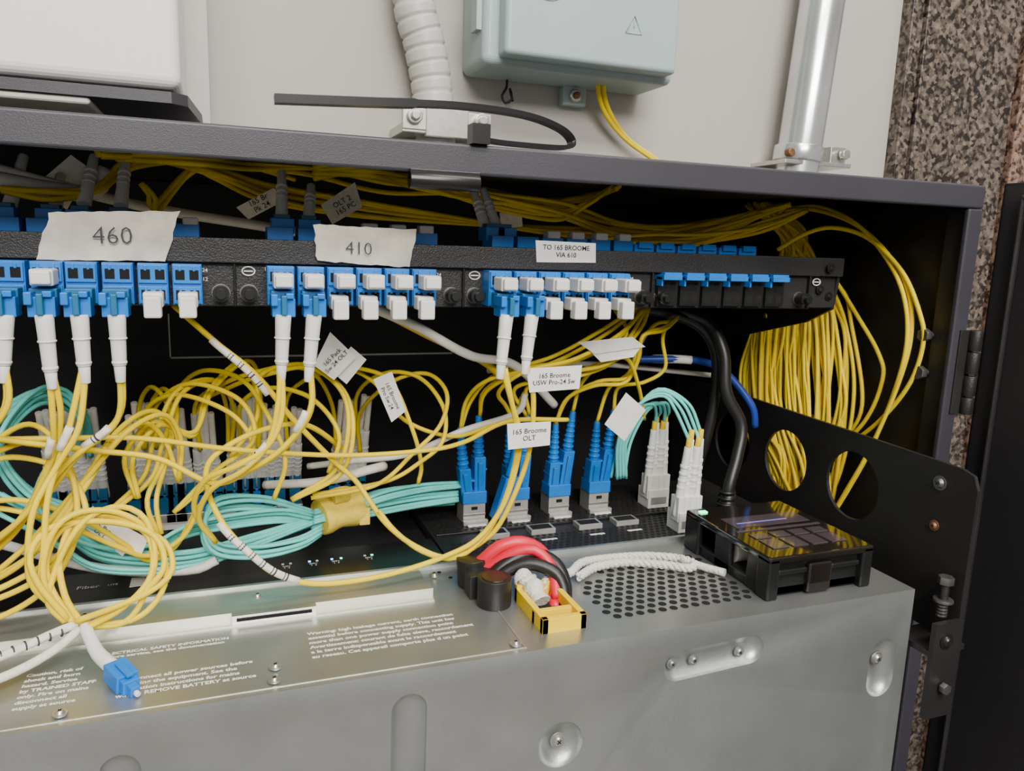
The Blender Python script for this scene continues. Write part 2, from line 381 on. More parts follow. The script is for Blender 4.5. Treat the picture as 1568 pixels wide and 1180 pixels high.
b.text('Li-ion battery pack inside',(60,361,-170.7),2.4,INK,uy=(0,1,0),align='LEFT')
b.done()
# ------------------------------------------------------------------ network switch (left) and vented switch (right)
sw=empty('network_switch')
b=B('housing',sw,bevel=.8);b.box(-170,113,384.5,427,-240,-173,PLS);b.box(-170,113,430,560,-240,-178,BLKI);b.box(-170,113,384.6,386,-173.2,-172.2,BLK);b.done()
b=B('front_markings',sw)
for i,x in enumerate((26,30,40,44,52,57,70,74)):
    b.box(x,x+1.3,410.5,411.8,-173,-172.7,LBL if i in(2,4) else (GRN if i in(5,7) else LWH))
for x in(26,40,52,70):
    b.text('SFP+\n1  3',(x+2.4,406.5,-172.8),2.1,BEI,uy=(0,1,0),off=.04)
b.cyl((-84,404,-173),(-84,404,-172.4),1.2,LBL)
b.text('Fiber',(-66,408,-172.7),5,BEI,uy=(0,1,0));b.text('LITE',(-55,408,-172.7),2.6,BEI,uy=(0,1,0))
b.quad([(-47,402,-172.6),(-29,403,-172.6),(-29,414,-172.6),(-47,413,-172.6)],CRM,.2);b.text('***\n165',(-38,408,-172.2),4,INK,uy=(0,1,0))
b.done()
b=B('sfp_cages',sw,bevel=.3)
px=[95,110,128,150,205,222,245,262,276,305,320,350,367,385,403,425,443,516,535,553]
rx=[-45+(p-222)*.3837 for p in px]
for x in rx: b.box(x-6,x+6,500,522,-178,-170,NIK)
for x0,x1 in((-40,-8),(10,36),(46,66),(-76,-56)): b.box(x0,x1,489,494,-176,-173,PAP)
b.done()
sv=empty('vented_aggregation_switch')
b=B('housing',sv,bevel=.8);b.box(114,346,385,492,-240,-172.5,BLK);b.box(116,344,427,429,-172.6,-171.3,PLS);b.box(116,344,385,387,-172.6,-171.5,PLS);b.done()
b=B('vent_holes',sv)
for j in range(19):
    for i in range(46):
        x=120+i*4.1+(2.05 if j%2 else 0);y=391+j*4.2
        if (j in(6,7,8,9,14,15)and x<250) : continue
        if x>305: continue
        b.cyl((x,y,-172.55),(x,y,-172.35),1.45,HOLE,seg=6)
b.done()
SX=[145,174,203,232]
b=B('cages',sv,bevel=.4)
for x in SX:
    b.box(x-7.2,x+7.2,444,458,-172.6,-158,NIK);b.box(x-7.4,x+7.4,443.7,444.1,-168,-166.5,STL);b.box(x-2,x+2,443.5,444.1,-164,-162,HOLE)
    b.box(x-8,x+8,440,443,-172.6,-170,NIK);b.box(x-6,x+6,436.5,439,-172.6,-171.6,PAP)
for x in(150,180,212,238): 
    b.box(x-8,x+8,414,424,-172.6,-169.5,NIK);b.box(x-6.5,x+6.5,415.5,422.5,-169.6,-169.3,HOLE);b.box(x-5,x+5,404,406,-172.6,-172.2,PAP)
for x,y in((275,447),(270,401)):
    b.box(x-8,x+8,y-8,y+6,-172.6,-160,WHT);b.box(x-6,x+6,y-8.3,y-7.9,-170,-165,NIK)
b.done()
# ------------------------------------------------------------------ plugs on the switches
Q=B('switch_lc_plugs',fp,bevel=.3)
for i,x in enumerate(rx):
    tl=random.uniform(-2,2); z0=-170
    Q.box(x-5,x+5,502,516,z0,-158,BLU if i%4==1 else DBLU)
    for dx in(-2.8,2.8):
        zt=-124+random.uniform(-4,5)
        p=Vector((x+dx,508,-158));q=Vector((x+dx*.7+tl,494,zt)); r=Vector((x+dx*.6+tl*1.4,485,zt+24))
        Q.box(x+dx-2.3,x+dx+2.3,502,514,-160,-151,DBLU)
        Q.tube([p,p.lerp(q,.5),q],lambda t:3.1-.8*t,WHT,seg=10)
        for k in(.35,.45,.55,.65): Q.cyl(p.lerp(q,k),p.lerp(q,k+.04),2.9,WHT)
        Q.tube([q,q.lerp(r,.5),r],1.9,CRM if i%3 else BEI,seg=8)
Q.done()
Q=B('blue_duplex_plugs',fp,bevel=.5)
tops=[]
for i,x in enumerate(SX):
    for j,dx in enumerate((-3.9,3.9)):
        lean=[-4,-2,2,1][i]+dx*.5; ly=-6 if i%2 else -3
        zc=-134+ (4 if j else -3)
        p=Vector((x+dx,450,-158));q=Vector((x+dx+lean*.5,449+ly*.5,zc));r=Vector((x+dx+lean,449+ly,zc+26))
        Q.obox(p,q,7.4,9,BLU);Q.obox(p+Vector((0,-5,3)),q+Vector((0,-5,-3)),3.2,2,BLU)
        Q.box(p.x-3.9,p.x+3.9,444,455,zc-9,zc-7.6,BLU)
        Q.tube([q,q.lerp(r,.5),r],lambda t:3.3-1.4*t,BLU,seg=12)
        for k in range(6): Q.cyl(q.lerp(r,.08+k*.13),q.lerp(r,.14+k*.13),3.8-.24*k,BLU)
        tops.append(r)
    Q.box(x-7.8,x+7.8,443,456,-160,-152,BLU)
Q.obox((158,438,-168),(166,438,-142),8,9,BLU);Q.tube([(166,438,-142),(169,438,-128),(170,438,-114)],lambda t:3.6-1.6*t,BLU,seg=12)
Q.done()
Q=B('uniboot_plugs',fp,bevel=.3)
gt=[]
for cx,cy,l in((275,447,-1),(270,401,1)):
    for k in range(4):
        dx=(k-1.5)*4.3; p=Vector((cx+dx,cy-2,-163));q=Vector((cx+dx*.8+l,cy-6+(k%2)*3,-118+ (k%2)*4))
        Q.box(p.x-2.1,p.x+2.1,cy-7,cy+2,-166,-150,WHT)
        Q.tube([p,p.lerp(q,.5),q],lambda t:3.0-.7*t,WHT,seg=12)
        for kk in(.4,.5,.6,.7): Q.cyl(p.lerp(q,kk),p.lerp(q,kk+.04),2.95,WHT)
        Q.cyl(q,q+(q-p).normalized()*6,1.8,YCON);gt.append(q+(q-p).normalized()*4)
Q.done()
# ------------------------------------------------------------------ yellow cords
yc=empty('yellow_fiber_patch_cords')
def yel(name,pts,n=1,sp=2.6,r=1.27,m=YEL,base=yc):
    b=B(name,base)
    for k in range(n):
        o=Vector((random.uniform(-1,1),random.uniform(-.6,.6),random.uniform(-1,1)))
        if n==1: o*=0
        o2=Vector((random.uniform(-1,1),random.uniform(-.5,.5),random.uniform(-1,1))); L=len(pts)
        P=[]
        for i,p in enumerate(pts):
            w=0.25 if i in(0,L-1) else 1.0
            P.append(Vector(p)+(o*math.cos(i*.8)+o2*math.sin(i*.7+k))*sp*w)
        b.tube(P,r,m,seg=8)
    return b.done()
y1=[(-65,352,-56),(-66,355,-78),(-70,360,-93),(-77,365,-108),(-85,370,-124),(-104,375,-145)]
y2=[(-53,352,-54),(-58,350,-75),(-65,350,-91),(-71,345,-108),(-73,342,-129),(-72,340,-145),(-59,335,-157)]
y3=[(-40,352,-54),(-44,355,-78),(-61,358,-93),(-74,360,-110),(-85,365,-122),(-102,370,-137)]
coil1=[(-59,335,-157),(-45,335,-156),(-33,338,-149),(-26,342,-139),(-28,348,-126),(-39,350,-118),(-54,350,-117),(-65,346,-121),(-72,342,-132),(-72,338,-143),(-63,335,-155)]
coil2=[(-56,333,-158),(-42,336,-151),(-30,340,-142),(-30,346,-129),(-42,350,-121),(-59,350,-119),(-67,344,-130),(-66,338,-143),(-58,335,-156)]
Acb=[(126,350,-57),(132,352,-78),(137,355,-98),(132,358,-127),(121,360,-147),(105,360,-156),(75,358,-162),(43,356,-162),(22,354,-154),(8,356,-142),(-4,362,-129),(-11,372,-114),(-8,385,-104),(13,390,-94),(39,400,-94),(62,420,-114)]
Bcb=[(139,350,-55),(143,352,-75),(142,356,-106),(132,360,-138),(123,362,-151),(106,362,-158),(91,370,-153),(79,380,-144),(71,390,-134),(63,395,-124),(48,395,-110),(29,390,-88),(13,390,-66),(-3,395,-51),(-21,400,-33)]
y5=[(24,352,-55),(23,350,-74),(17,350,-90),(5,352,-101),(-9,360,-111),(-14,370,-128),(-6,380,-145)]
y6=[(36,352,-56),(34,350,-76),(23,352,-93),(9,355,-103),(-5,360,-109),(-27,370,-99),(-52,370,-94),(-75,370,-90),(-96,372,-86)]
D={
'D1':[(-45,490,-126),(-43,480,-100),(-35,460,-82),(-27,440,-89),(-30,420,-109),(-36,405,-128),(-32,400,-146)],
'D2':[(-31,490,-127),(-29,480,-97),(-14,450,-77),(7,420,-76),(20,400,-90),(28,390,-108),(22,390,-128)],
'D3':[(-14,490,-128),(-12,480,-102),(2,450,-85),(19,430,-73),(40,420,-66),(56,410,-76),(60,400,-95),(55,400,-118),(32,405,-135)],
'D4':[(2,490,-129),(4,480,-99),(-4,450,-77),(-22,430,-80),(-33,420,-105),(-39,410,-122),(-59,400,-137)],
'D5':[(-97,375,-88),(-66,375,-92),(-40,378,-96),(1,385,-105),(54,390,-110),(99,390,-107),(122,385,-100),(146,380,-88),(182,390,-95)],
'D6':[(82,490,-134),(80,480,-102),(90,450,-79),(107,440,-76),(116,425,-88),(113,415,-105),(100,410,-118),(82,410,-132),(43,410,-136)],
'D7':[(66,490,-133),(65,480,-101),(52,450,-75),(32,430,-68),(18,420,-73),(14,410,-91),(1,400,-109)],
'D8':[(20,490,-130),(21,480,-91),(10,460,-72),(-11,440,-83),(-20,420,-99),(-34,410,-89),(-43,400,-103),(-40,400,-126)],
'D9':[(67,440,-70),(89,430,-75),(100,420,-98),(106,420,-121),(103,420,-136)],
'D10':[(36,490,-131),(38,480,-92),(63,450,-72),(82,440,-78),(97,430,-100),(122,420,-110),(142,400,-99)],
'R1':[tuple(tops[0]),(141,445,-89),(152,430,-74),(185,420,-66),(215,420,-54),(234,420,-42),(248,430,-33)],
'R2':[tuple(tops[1]),(145,440,-88),(161,420,-73),(196,415,-66),(221,415,-56),(239,420,-43),(251,430,-31)],
'R3':[tuple(tops[2]),(177,440,-89),(186,430,-80),(211,410,-71),(228,410,-65),(242,420,-83),(260,440,-110)],
'R4':[tuple(tops[4]),(204,440,-92),(215,425,-83),(232,420,-83),(237,415,-70),(238,410,-53),(260,420,-47),(275,430,-41)],
'R5':[tuple(tops[6]),(232,440,-91),(240,430,-81),(246,430,-64),(257,430,-48),(271,430,-44)],
'R6':[tuple(tops[5]),(213,440,-86),(220,430,-71),(233,420,-51),(228,430,-36)],
'R7':[(170,438,-112),(160,430,-95),(150,415,-82),(160,400,-68),(190,400,-62),(222,410,-50),(243,420,-36)],
'R8':[tuple(tops[3]),(170,435,-84),(195,420,-76),(222,415,-66),(240,420,-50),(252,430,-36)],
'R9':[tuple(tops[7]),(238,440,-90),(250,430,-86),(262,425,-76),(262,428,-56),(272,435,-42)],
}
yel('cord_a',y1,2,4);yel('cord_b',y2,2,4);yel('cord_c',y3,2,4);yel('cord_d',[(-81,352,-53),(-83,352,-69),(-92,355,-85)],2)
yel('coil_a',coil1,3,4.6);yel('coil_b',coil2,2,4.5)
yel('cord_e',Acb,1,r=1.4);yel('cord_f',Bcb,1,r=1.4);yel('cord_e2',[Vector(p)+Vector((2.6,1,-2)) for p in Acb[:6]]+[Vector(p)+Vector((0,0,.4)) for p in [(91,366,-154.5),(79,376,-146),(73,384,-138)]],1)
yel('cord_g',y5,2,3);yel('cord_h',y6,2,3)
for k,v in D.items(): yel('cord_'+k,v,2 if k in('D1','D3','D4','D6','D8','R1','R2','R4','R8') else 1,4.5)
yel('loops_left',[(-104,380,-100),(-85,378,-93),(-68,372,-104),(-62,365,-125),(-70,358,-140),(-90,355,-150),(-110,352,-152)],3,8)
yel('loops_left2',[(-100,372,-152),(-80,368,-138),(-62,372,-112),(-48,380,-90),(-34,395,-84),(-24,405,-98),(-22,405,-120)],3,8)
yel('loops_left3',[(-110,385,-120),(-92,380,-118),(-70,378,-125),(-50,385,-140),(-36,392,-152),(-20,396,-150),(-12,396,-132)],2,8)
yel('loops_mid',[(-36,470,-120),(-34,450,-92),(-20,430,-74),(2,410,-80),(8,400,-100),(-8,395,-116),(-24,395,-134)],2,8)
yel('loops_mid2',[(8,480,-120),(12,450,-90),(28,430,-76),(48,415,-80),(58,405,-100),(50,405,-122)],1,7)
# upper run behind the panel
T=[[(-49,400,34),(-23,415,35),(-1,450,31),(30,470,23),(83,480,18),(140,480,15),(212,490,12),(293,500,13),(355,510,20),(375,475,32)],
[(46,420,34),(70,405,36),(108,450,35),(151,460,29),(207,470,24),(266,490,14),(337,500,17),(370,450,34)],
[(-43,410,34),(-9,387,35),(16,438,36),(50,447,36),(97,470,30),(146,470,31),(198,480,28),(230,480,34),(222,423,36)],
[(-35,430,24),(-30,430,18),(-29,430,10),(-13,450,30),(6,436,36),(40,460,32)],
[(-92,420,17),(-72,420,15),(-54,430,20),(-40,440,34),(-9,405,36)],
[(46,420,30),(75,430,36),(112,450,33),(160,465,26),(205,470,22),(225,470,30),(222,430,36)]]
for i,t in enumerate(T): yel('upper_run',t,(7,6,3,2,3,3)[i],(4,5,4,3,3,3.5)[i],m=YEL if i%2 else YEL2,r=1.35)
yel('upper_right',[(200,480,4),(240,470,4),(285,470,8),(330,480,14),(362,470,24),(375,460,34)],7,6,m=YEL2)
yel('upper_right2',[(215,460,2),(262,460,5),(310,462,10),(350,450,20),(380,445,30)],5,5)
yel('loop_r1',[(347,430,3),(359,420,12),(373,410,16),(388,394,10),(395,371,-9),(396,355,-32),(397,351,-48),(396,356,-73),(395,374,-101),(394,402,-130),(388,418,-154)],1,r=1.4)
yel('loop_r2',[(380,468,32),(385,440,33),(385,403,22),(394,383,2),(395,366,-21),(395,360,-49),(395,366,-82),(394,380,-124),(392,393,-155),(388,399,-175)],2,2,r=1.4)
yel('loop_r3',[(392,423,-16),(395,405,-37),(395,383,-60),(396,378,-77),(395,389,-109),(393,424,-146)],1,r=1.4)
b=B('hanging_bundle',yc)
random.seed(3)
for k in range(58):
    u=random.random(); j=lambda a:random.uniform(-a,a)
    lp=lambda p,q:Vector(p).lerp(Vector(q),u)
    P=[Vector((372+j(10),480+j(10),35+j(2))),Vector((380+j(8),455+j(8),8+j(4))),lp((366,458,-30),(397,425,-22))+Vector((j(3),j(4),j(4))),
       lp((364,468,-60),(396,405,-50))+Vector((0,j(5),j(6))),lp((367,466,-115),(396,394,-90))+Vector((0,j(6),j(6))),
       lp((369,440,-150),(396,402,-140))+Vector((0,j(8),j(10))),lp((372,430,-174),(390,405,-182))+Vector((j(4),j(12),j(11))),
       Vector((388+j(6),440+j(10),-165+j(10))),Vector((392+j(5),450+j(8),-130+j(15)))]
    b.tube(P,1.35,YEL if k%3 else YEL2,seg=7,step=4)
b.done()
b=B('hanging_loops',yc)
for k in range(24):
    u=random.random();j=lambda a:random.uniform(-a,a);lp=lambda p,q:Vector(p).lerp(Vector(q),u)
    P=[lp((364,470,-52),(380,445,-45))+Vector((j(2),j(4),j(3))),lp((364,480,-90),(378,450,-85)),lp((366,470,-130),(375,445,-135))+Vector((j(3),j(4),j(6))),
       Vector((374+j(5),438+j(8),-165+j(8))),Vector((384+j(5),425+j(8),-150+j(8))),Vector((390+j(4),420+j(8),-118+j(10)))]
    b.tube(P,1.35,YEL,seg=7,step=4)
b.done()
b=B('cord_sleeves',yc)
def sl(pts,a,c,r=1.65):
    P=catmull(pts); n=len(P); q=P[int(a*n):max(int(a*n)+3,int(c*n))]
    b.tube(q,r,CRM,seg=10,raw=True)
    for i in range(2,len(q)-2,2):
        if random.random()<.8: 
            d=(q[i+1]-q[i]); b.cyl(q[i]-d*.15,q[i]+d*.1,r+.05,GINK,seg=10)
            b.cyl(q[i]+d*.4,q[i]+d*.55,r+.05,GINK,seg=10)
sl(Bcb,.80,.93,1.75);sl(Acb,.52,.66,1.75);sl(y3,.26,.42);sl(y2,.22,.34);sl(y5,.32,.45);sl(y6,.12,.2);sl(y1,.3,.42)
b.tube([(-59,335,-157),(-67,331,-158),(-79,324,-160),(-100,312,-162)],1.8,CRM);b.tube([(-58,334,-159),(-66,327,-163),(-78,319,-166),(-98,307,-167)],1.8,CRM)
for k in range(9):
    t=k/9; x=-64-t*34; 
    b.cyl((x,332+ (x+64)*.52,-158.2+(x+64)*.1),(x-.5,332+(x+63.5)*.52,-158.2+(x+64)*.1),1.95,GINK,seg=10)
b.done()
b=B('loose_lc_plug',yc,bevel=.4)
b.tube([(-56,334,-158),(-54,329,-160),(-50,321,-164),(-44,313,-166.5)],lambda t:2.3+.7*t,WHT,seg=12)
M=Matrix.Translation((-41.5,309,-167.3))@Matrix.Rotation(math.radians(32),4,'Z')@Matrix.Rotation(math.radians(10),4,'X')
b.box(-4.2,4.2,-7,4,-3.6,3.6,BLU,M);b.box(-1.8,1.8,-13,-6,-2.6,1.6,BLU,M);b.box(-1.4,1.4,-9,1,3.6,5,BLU,M);b.box(-3.2,3.2,-10,-7,-3,2.6,BLU,M);b.cyl(M@Vector((0,-13,-.5)),M@Vector((0,-15,-.5)),1.1,WHT)
b.done()
b=B('flag_labels',yc)
b.quad([(128,344.5,-85),(129,344.5,-98),(151,344.5,-97),(151,344.5,-85)],PAP,.25);b.text('165 Broome\nOLT',(139.7,344,-91),3.6,INK,ux=(1,0,.03))
b.quad([(139,349.5,-59),(141,349.5,-71),(168,349.5,-70),(169,349.5,-58)],PAP,.25);b.text('165 Broome\nUSW Pro-24 Sw',(154,349,-64.5),3.4,INK,ux=(1,0,.02))
b.quad([(75,410,-73),(85,410,-97),(93,410,-91),(85,410,-69)],PAP,.25);b.text('165 Broome\nPro Sw 24',(84,409.5,-83),3.2,INK,ux=(.42,0,-.9),uy=(.9,0,.42))
b.quad([(210,400,-102),(224,400,-113),(236,398,-94),(222,398,-83)],PAP,.25)
b.quad([(43,400,-63),(53,400,-71),(64,398,-59),(51,398,-46)],PAP,.25);b.text('165 Pack\nSw 24 OLT',(53,397.5,-60),3.2,INK,ux=(.7,0,.7),uy=(-.7,0,.7))
b.quad([(52,404,-67),(60,404,-74),(70,402,-61),(62,402,-54)],PAP,.25)
b.quad([(190,400,-53),(201,400,-60),(233,398,-56),(224,398,-50)],PAP,.25);b.quad([(198,401,-58),(206,401,-65),(226,399,-62),(230,399,-57)],PAP,.25)
b.quad([(9,448,15),(15,448,9),(34,445,20),(28,445,26)],CRM,.25);b.quad([(52,440,18),(58,440,8),(74,438,18),(70,438,31)],CRM,.25)
b.text('165 Br\nPk 24',(21,445,17.5),4,INK,ux=(.85,0,.5),uy=(-.5,0,.85));b.text('OLT 2\n165 PC',(64,437.5,18.5),4,INK,ux=(.85,0,.5),uy=(-.5,0,.85))
b.quad([(-84,445,20),(-70,445,10),(-58,440,30),(-66,440,36)],CRM,.25);b.quad([(165,470,20),(166,470,10),(180,468,12),(179,468,20)],CRM,.25)
b.quad([(-68,398,-134),(-48,392,-152),(-42,392,-146),(-60,398,-128)],PAP,.25);b.quad([(-58,392,-140),(-40,388,-152),(-36,388,-143),(-52,392,-133)],PAP,.25)
b.text('165 Pack 24\nOLT 2',(-55,391,-139),3,INK,ux=(.8,0,-.7),uy=(.7,0,.8))
b.done()
# ------------------------------------------------------------------ aqua cables
aq=empty('aqua_fiber_cables')
def aqu(name,pts,n,sp):
    b=B(name,aq)
    for k in range(n):
        P=[];a=random.uniform(0,6.3);rr=math.sqrt(random.random())
        for i,p in enumerate(pts):
            s2=sp[i] if isinstance(sp,(list,tuple)) else sp
            aa=a+i*.25; P.append(Vector(p)+Vector((math.sin(aa)*.2,math.cos(aa),math.sin(aa)))*rr*s2)
        b.tube(P,1.12,AQ,seg=7)
    b.done()
aqu('trunk',[(135,450,-154),(109,445,-152),(84,440,-152),(62,432,-154),(44,425,-154)],22,[7,8,8,5,5])
aqu('fan_a',[(44,425,-152),(17,420,-141),(-6,415,-139),(-12,405,-147),(-6,398,-156),(14,400,-160),(35,405,-159),(47,412,-156)],6,[3,5,6,6,5,5,4,3])
aqu('fan_b',[(44,425,-156),(9,410,-160),(-22,400,-162),(-57,400,-156),(-73,400,-142),(-83,400,-133),(-98,400,-121)],7,[3,5,6,7,7,7,7])
aqu('fan_c',[(44,425,-154),(23,420,-148),(-16,410,-147),(-39,400,-152),(-62,400,-147),(-78,400,-132),(-82,400,-116),(-72,410,-103)],5,[3,5,6,6,7,6,6,6])
aqu('loop_left',[(-71,480,-122),(-73,460,-95),(-82,430,-80),(-92,410,-87),(-97,400,-102),(-87,400,-122),(-67,400,-135),(-45,400,-150)],7,7)
aqu('loop_left_b',[(-111,430,-103),(-102,430,-90),(-88,430,-82),(-76,440,-84),(-71,450,-100),(-78,475,-122)],6,5)
for k in range(4):
    g=gt[k+4]; aqu('riser',[(243+k*2.2,440,-150),(239+k*2,435,-125),(242+k*1.6,430,-107),(250+k,425,-95+k*1.2),(262,420,-91+k*1.5),(g.x+1,414,-99+k),tuple(g)],1,.5)
    g=gt[k]; aqu('riser_b',[tuple(g),(g.x-1,438,-106),(g.x-8,432,-98),(g.x-18,436,-103),(g.x-26,442,-125),(g.x-28,445,-150)],1,.5)
b=B('velcro_wrap',aq,bevel=.6)
b.tube([(73,434,-151.5),(66,433,-152.5),(62,432,-153),(53,430,-154),(48,428,-154.5)],lambda t:9.8+.8*math.sin(t*9),VEL,seg=24,step=1.5)
b.tube([(64,427,-141.5),(60,426,-141),(55,425,-142)],4.5,VEL,seg=16);b.box(70,76,424,431,-160,-150,VEL);b.done()
# ------------------------------------------------------------------ other leads
b=B('grey_fiber_trunk');g=[(60,405,-28),(73,400,-34),(99,410,-45),(129,410,-61),(160,420,-69),(195,440,-98)]
b.tube(g,2.6,BEI,seg=10);b.tube([(58,412,-28),(80,412,-37),(110,415,-52),(140,420,-66),(158,430,-80)],2.2,YEL2,seg=10);b.tube([(-100,430,28),(-40,440,14),(20,450,6),(60,455,1)],2.6,BEI,seg=10);b.tube([(-110,425,24),(-60,435,18),(-52,440,30)],4,BEI,seg=10)
b.tube([(45,455,-132),(70,440,-126),(100,430,-121),(130,425,-108),(165,430,-100),(175,440,-90)],2.0,BEI,seg=10);b.tube([(150,440,-75),(200,450,-74),(245,470,-78),(300,470,-84),(350,470,-90)],1.8,BEI,seg=10)
b.tube([(20,450,-140),(50,430,-134),(75,420,-126),(84,425,-126)],2.6,CRM,seg=10);b.tube([(-110,420,-148),(-60,400,-160),(-20,395,-164),(-6,395,-160)],2.4,BEI,seg=10);b.done()
b=B('black_power_cable');b.tube([(262,450,-36),(281,440,-39),(298,430,-46),(304,420,-64),(305,415,-89),(315,410,-110),(310,405,-130),(302,400,-148),(300,400,-172)],4,RUB,seg=14)
b.tube([(250,450,-37),(272,440,-40),(294,435,-48),(305,430,-65),(307,430,-92),(304,430,-118),(300,435,-150)],3.6,RUB,seg=14)
b.cyl((301,400,-172),(302,400,-150),6,RUB,r2=4.6)
for k in range(5): b.cyl((301,400,-168+k*4),(301,400,-166+k*4),6.4-.3*k,RUB)
b.done()
b=B('blue_network_cable');b.tube([(255,460,-70),(263,460,-73),(302,450,-73),(328,450,-82),(345,440,-104),(350,440,-120)],2.6,mat('blue_cable_jacket',(.015,.05,.30),.4),seg=10)
b.tube([(275,459,-73),(290,453,-72.6),(300,450,-73)],3,PAP,seg=10);b.done()
# ------------------------------------------------------------------ DC power leads
pl=empty('dc_power_connector')
b=B('terminal_caps',pl,bevel=1,seg=3)
b.cyl((117,357,-172),(116,357,-157),8,RUB,seg=24);b.cyl((120,333,-172),(120,333,-158),8.4,RUB,seg=24);b.cyl((120,333,-158.2),(120,333,-157.6),6.5,PLS);b.box(110,126,340,350,-172,-160,RUB);b.done()
b=B('leads',pl)
b.tube([(117,357,-163),(121,354,-158),(129,352,-151),(140,350,-149),(151,348,-155),(153,338,-166),(148,322,-174)],3.3,RED,seg=14)
b.tube([(117,355,-165),(124,350,-160),(133,346,-153),(144,342,-150.5),(151,336,-158),(150,325,-170)],2.8,RED,seg=14)
b.tube([(120,345,-166),(129,345,-158),(143,344,-153),(155,340,-158),(158,333,-168),(150,318,-176)],3.3,RUB,seg=14)
b.tube([(122,340,-168),(128,342,-161),(140,339,-156),(152,332,-160),(154,325,-170),(146,312,-178)],3.3,RUB,seg=14)
b.tube([(135,338,-162),(138,331,-163),(140,322,-169)],lambda t:4.6+.7*math.sin(t*14),ROPE,seg=14,step=.8)
b.tube([(141,334,-161),(136,330,-160),(133,333,-163)],1.6,ROPE,seg=10);b.done()
b=B('yellow_housing',pl,bevel=.8)
b.box(131,134,298,334,-174,-165,YCON);b.box(150,153,298,334,-174,-165,YCON);b.box(131,153,298,301,-174,-165,YCON);b.box(131,153,331,334,-174,-163,YCON);b.box(131,153,308,311,-174,-166,YCON)
b.box(134,150,301,331,-172,-171.6,HOLE)
b.done()
b=B('braided_lanyard')
P=catmull([(145,332,-165),(155,340,-164),(167,347,-167.5),(178,356,-167),(196,362,-169),(218,360,-169.2),(235,352,-169.2),(240,343,-169.2),(234,338,-169.2),(224,345,-169.2),(205,354,-169),(185,352,-168.5),(170,343,-168.5)],.8)
for s_ in range(3):
    Q2=[]
    for i,p in enumerate(P):
        a=i*.55+s_*2.094; t=(P[min(i+1,len(P)-1)]-P[max(i-1,0)]).normalized(); u=Vector((0,0,1)); w=t.cross(u).normalized()
        Q2.append(p+u*math.cos(a)*1.15+w*math.sin(a)*1.15)
    b.tube(Q2,1.35,ROPE,seg=7,raw=True)
b.tube([(236,351,-169.4),(243,338,-169.6),(250,328,-169.6)],2.2,ROPE,seg=10)
b.done()
# ------------------------------------------------------------------ black fan / power module
fm=empty('fan_module')
b=B('housing',fm,bevel=1.2,seg=3)
b.box(252,319,296,372,-153,-149,GLS);b.box(254,317,300,370,-172,-166,PLS);b.box(256,315,366,371,-172,-153,PLS)
b.box(252,259,296,306,-172,-149.5,PLS);b.box(312,319,296,306,-172,-149.5,PLS);b.box(254,317,300,303,-172,-150,PLS);b.box(278,293,296.8,301,-171,-155,GLS);b.box(252,256,358,372,-172,-150,PLS)
b.box(315,318,304,370,-172,-150,PLS);b.box(253.5,256,306,316,-172,-150,PLS);b.box(254,257,330,345,-172,-150,PLS)
b.box(259,278,297.5,300,-160,-157,PLS);b.box(293,312,297.5,300,-160,-157,PLS)
b.done()
b=B('top_grille',fm,bevel=.3)
for i in range(4): b.box(262+i*12.6,272+i*12.6,306,318,-149.1,-148.5,FILM)
for i in range(4): b.box(262+i*12.6,272+i*12.6,320,327,-149.1,-148.5,FILM)
b.box(258,314,331,333,-149.1,-148.6,FILM);b.box(262,312,337,352,-149.1,-148.7,FILM);b.box(266,300,342,343,-148.8,-148.5,mat('violet_reflection_bar',(.1,.08,.3),.3,emit=(.25,.2,1),es=.6))  # glowing violet bar imitates a purplish reflection on the smoked top
b.box(256.5,261,363,366,-149.1,-148.1,GRN)
b.cyl((258,335,-160),(275,335,-160),7,BEI,seg=20)
b.done()
# ------------------------------------------------------------------ wall items
jb=empty('wall_junction_box')
b=B('box_body',jb,bevel=6,seg=5);b.box(191,357,592,650,135,380,JBX);b.done()
b=B('box_lid',jb,bevel=4,seg=5);b.box(203,350,576,600,140,372,JBX);b.done()
b=B('lid_marks',jb)
def ring(pts,r,m): b.tube(pts+[pts[0]],r,m,raw=True,seg=6)
ring([(302,575.8,166),(316,575.8,166),(309,575.8,179)],.55,JBX)
b.cyl((309,575.9,170),(309,575.9,175),.5,JBX,seg=6)
ring([(236+19*math.cos(a/16*math.pi),575.8,200+19*math.sin(a/16*math.pi)) for a in range(32)],.6,JBX)
ring([(236+13*math.cos(a/16*math.pi),575.8,200+13*math.sin(a/16*math.pi)) for a in range(32)],.5,JBX)
b.box(187,194,598,612,160,188,JBX)
b.done()
b=B('mounting_tab',jb,bevel=2,seg=3);b.box(279,301,640,650,120,144,JBX);b.cyl((290,640,128),(290,637,128),5.5,STL,seg=20);b.cyl((290,637,128),(290,634,128),3.4,BRN,seg=6);b.done()
b=B('seal_wire',jb);b.tube([(228,640,140),(227,639,128),(223,638,122),(226,638,116),(232,638,120),(230,639,128),(233,639,118)],1.1,INK,seg=6);b.done()
b=B('drop_cable',jb)
for d in((0,0),(5,2)): b.tube([(300+d[0],615,150),(305+d[0],625,130),(318+d[0],632,112),(340+d[0]*.6,636,95),(370,638,80+d[1]),(400,636,62)],2,YEL,seg=8)
b.done()
b=B('flexible_conduit')
P=catmull([(136,626,420),(139,626,300),(144,626,190),(154,626,150),(161,626,114),(165,626,50)],1.2)
acc=0;rad=[]
for i,p in enumerate(P):
    if i: acc+=(p-P[i-1]).length
    ph=(acc%11)/11; rad.append(16.2 if ph<.78 else 14.9)
b.tube(P,lambda t:rad[min(len(P)-1,int(round(t*(len(P)-1))))],FLX,seg=32,raw=True);b.done()
b=B('conduit_clamp',bevel=.8)
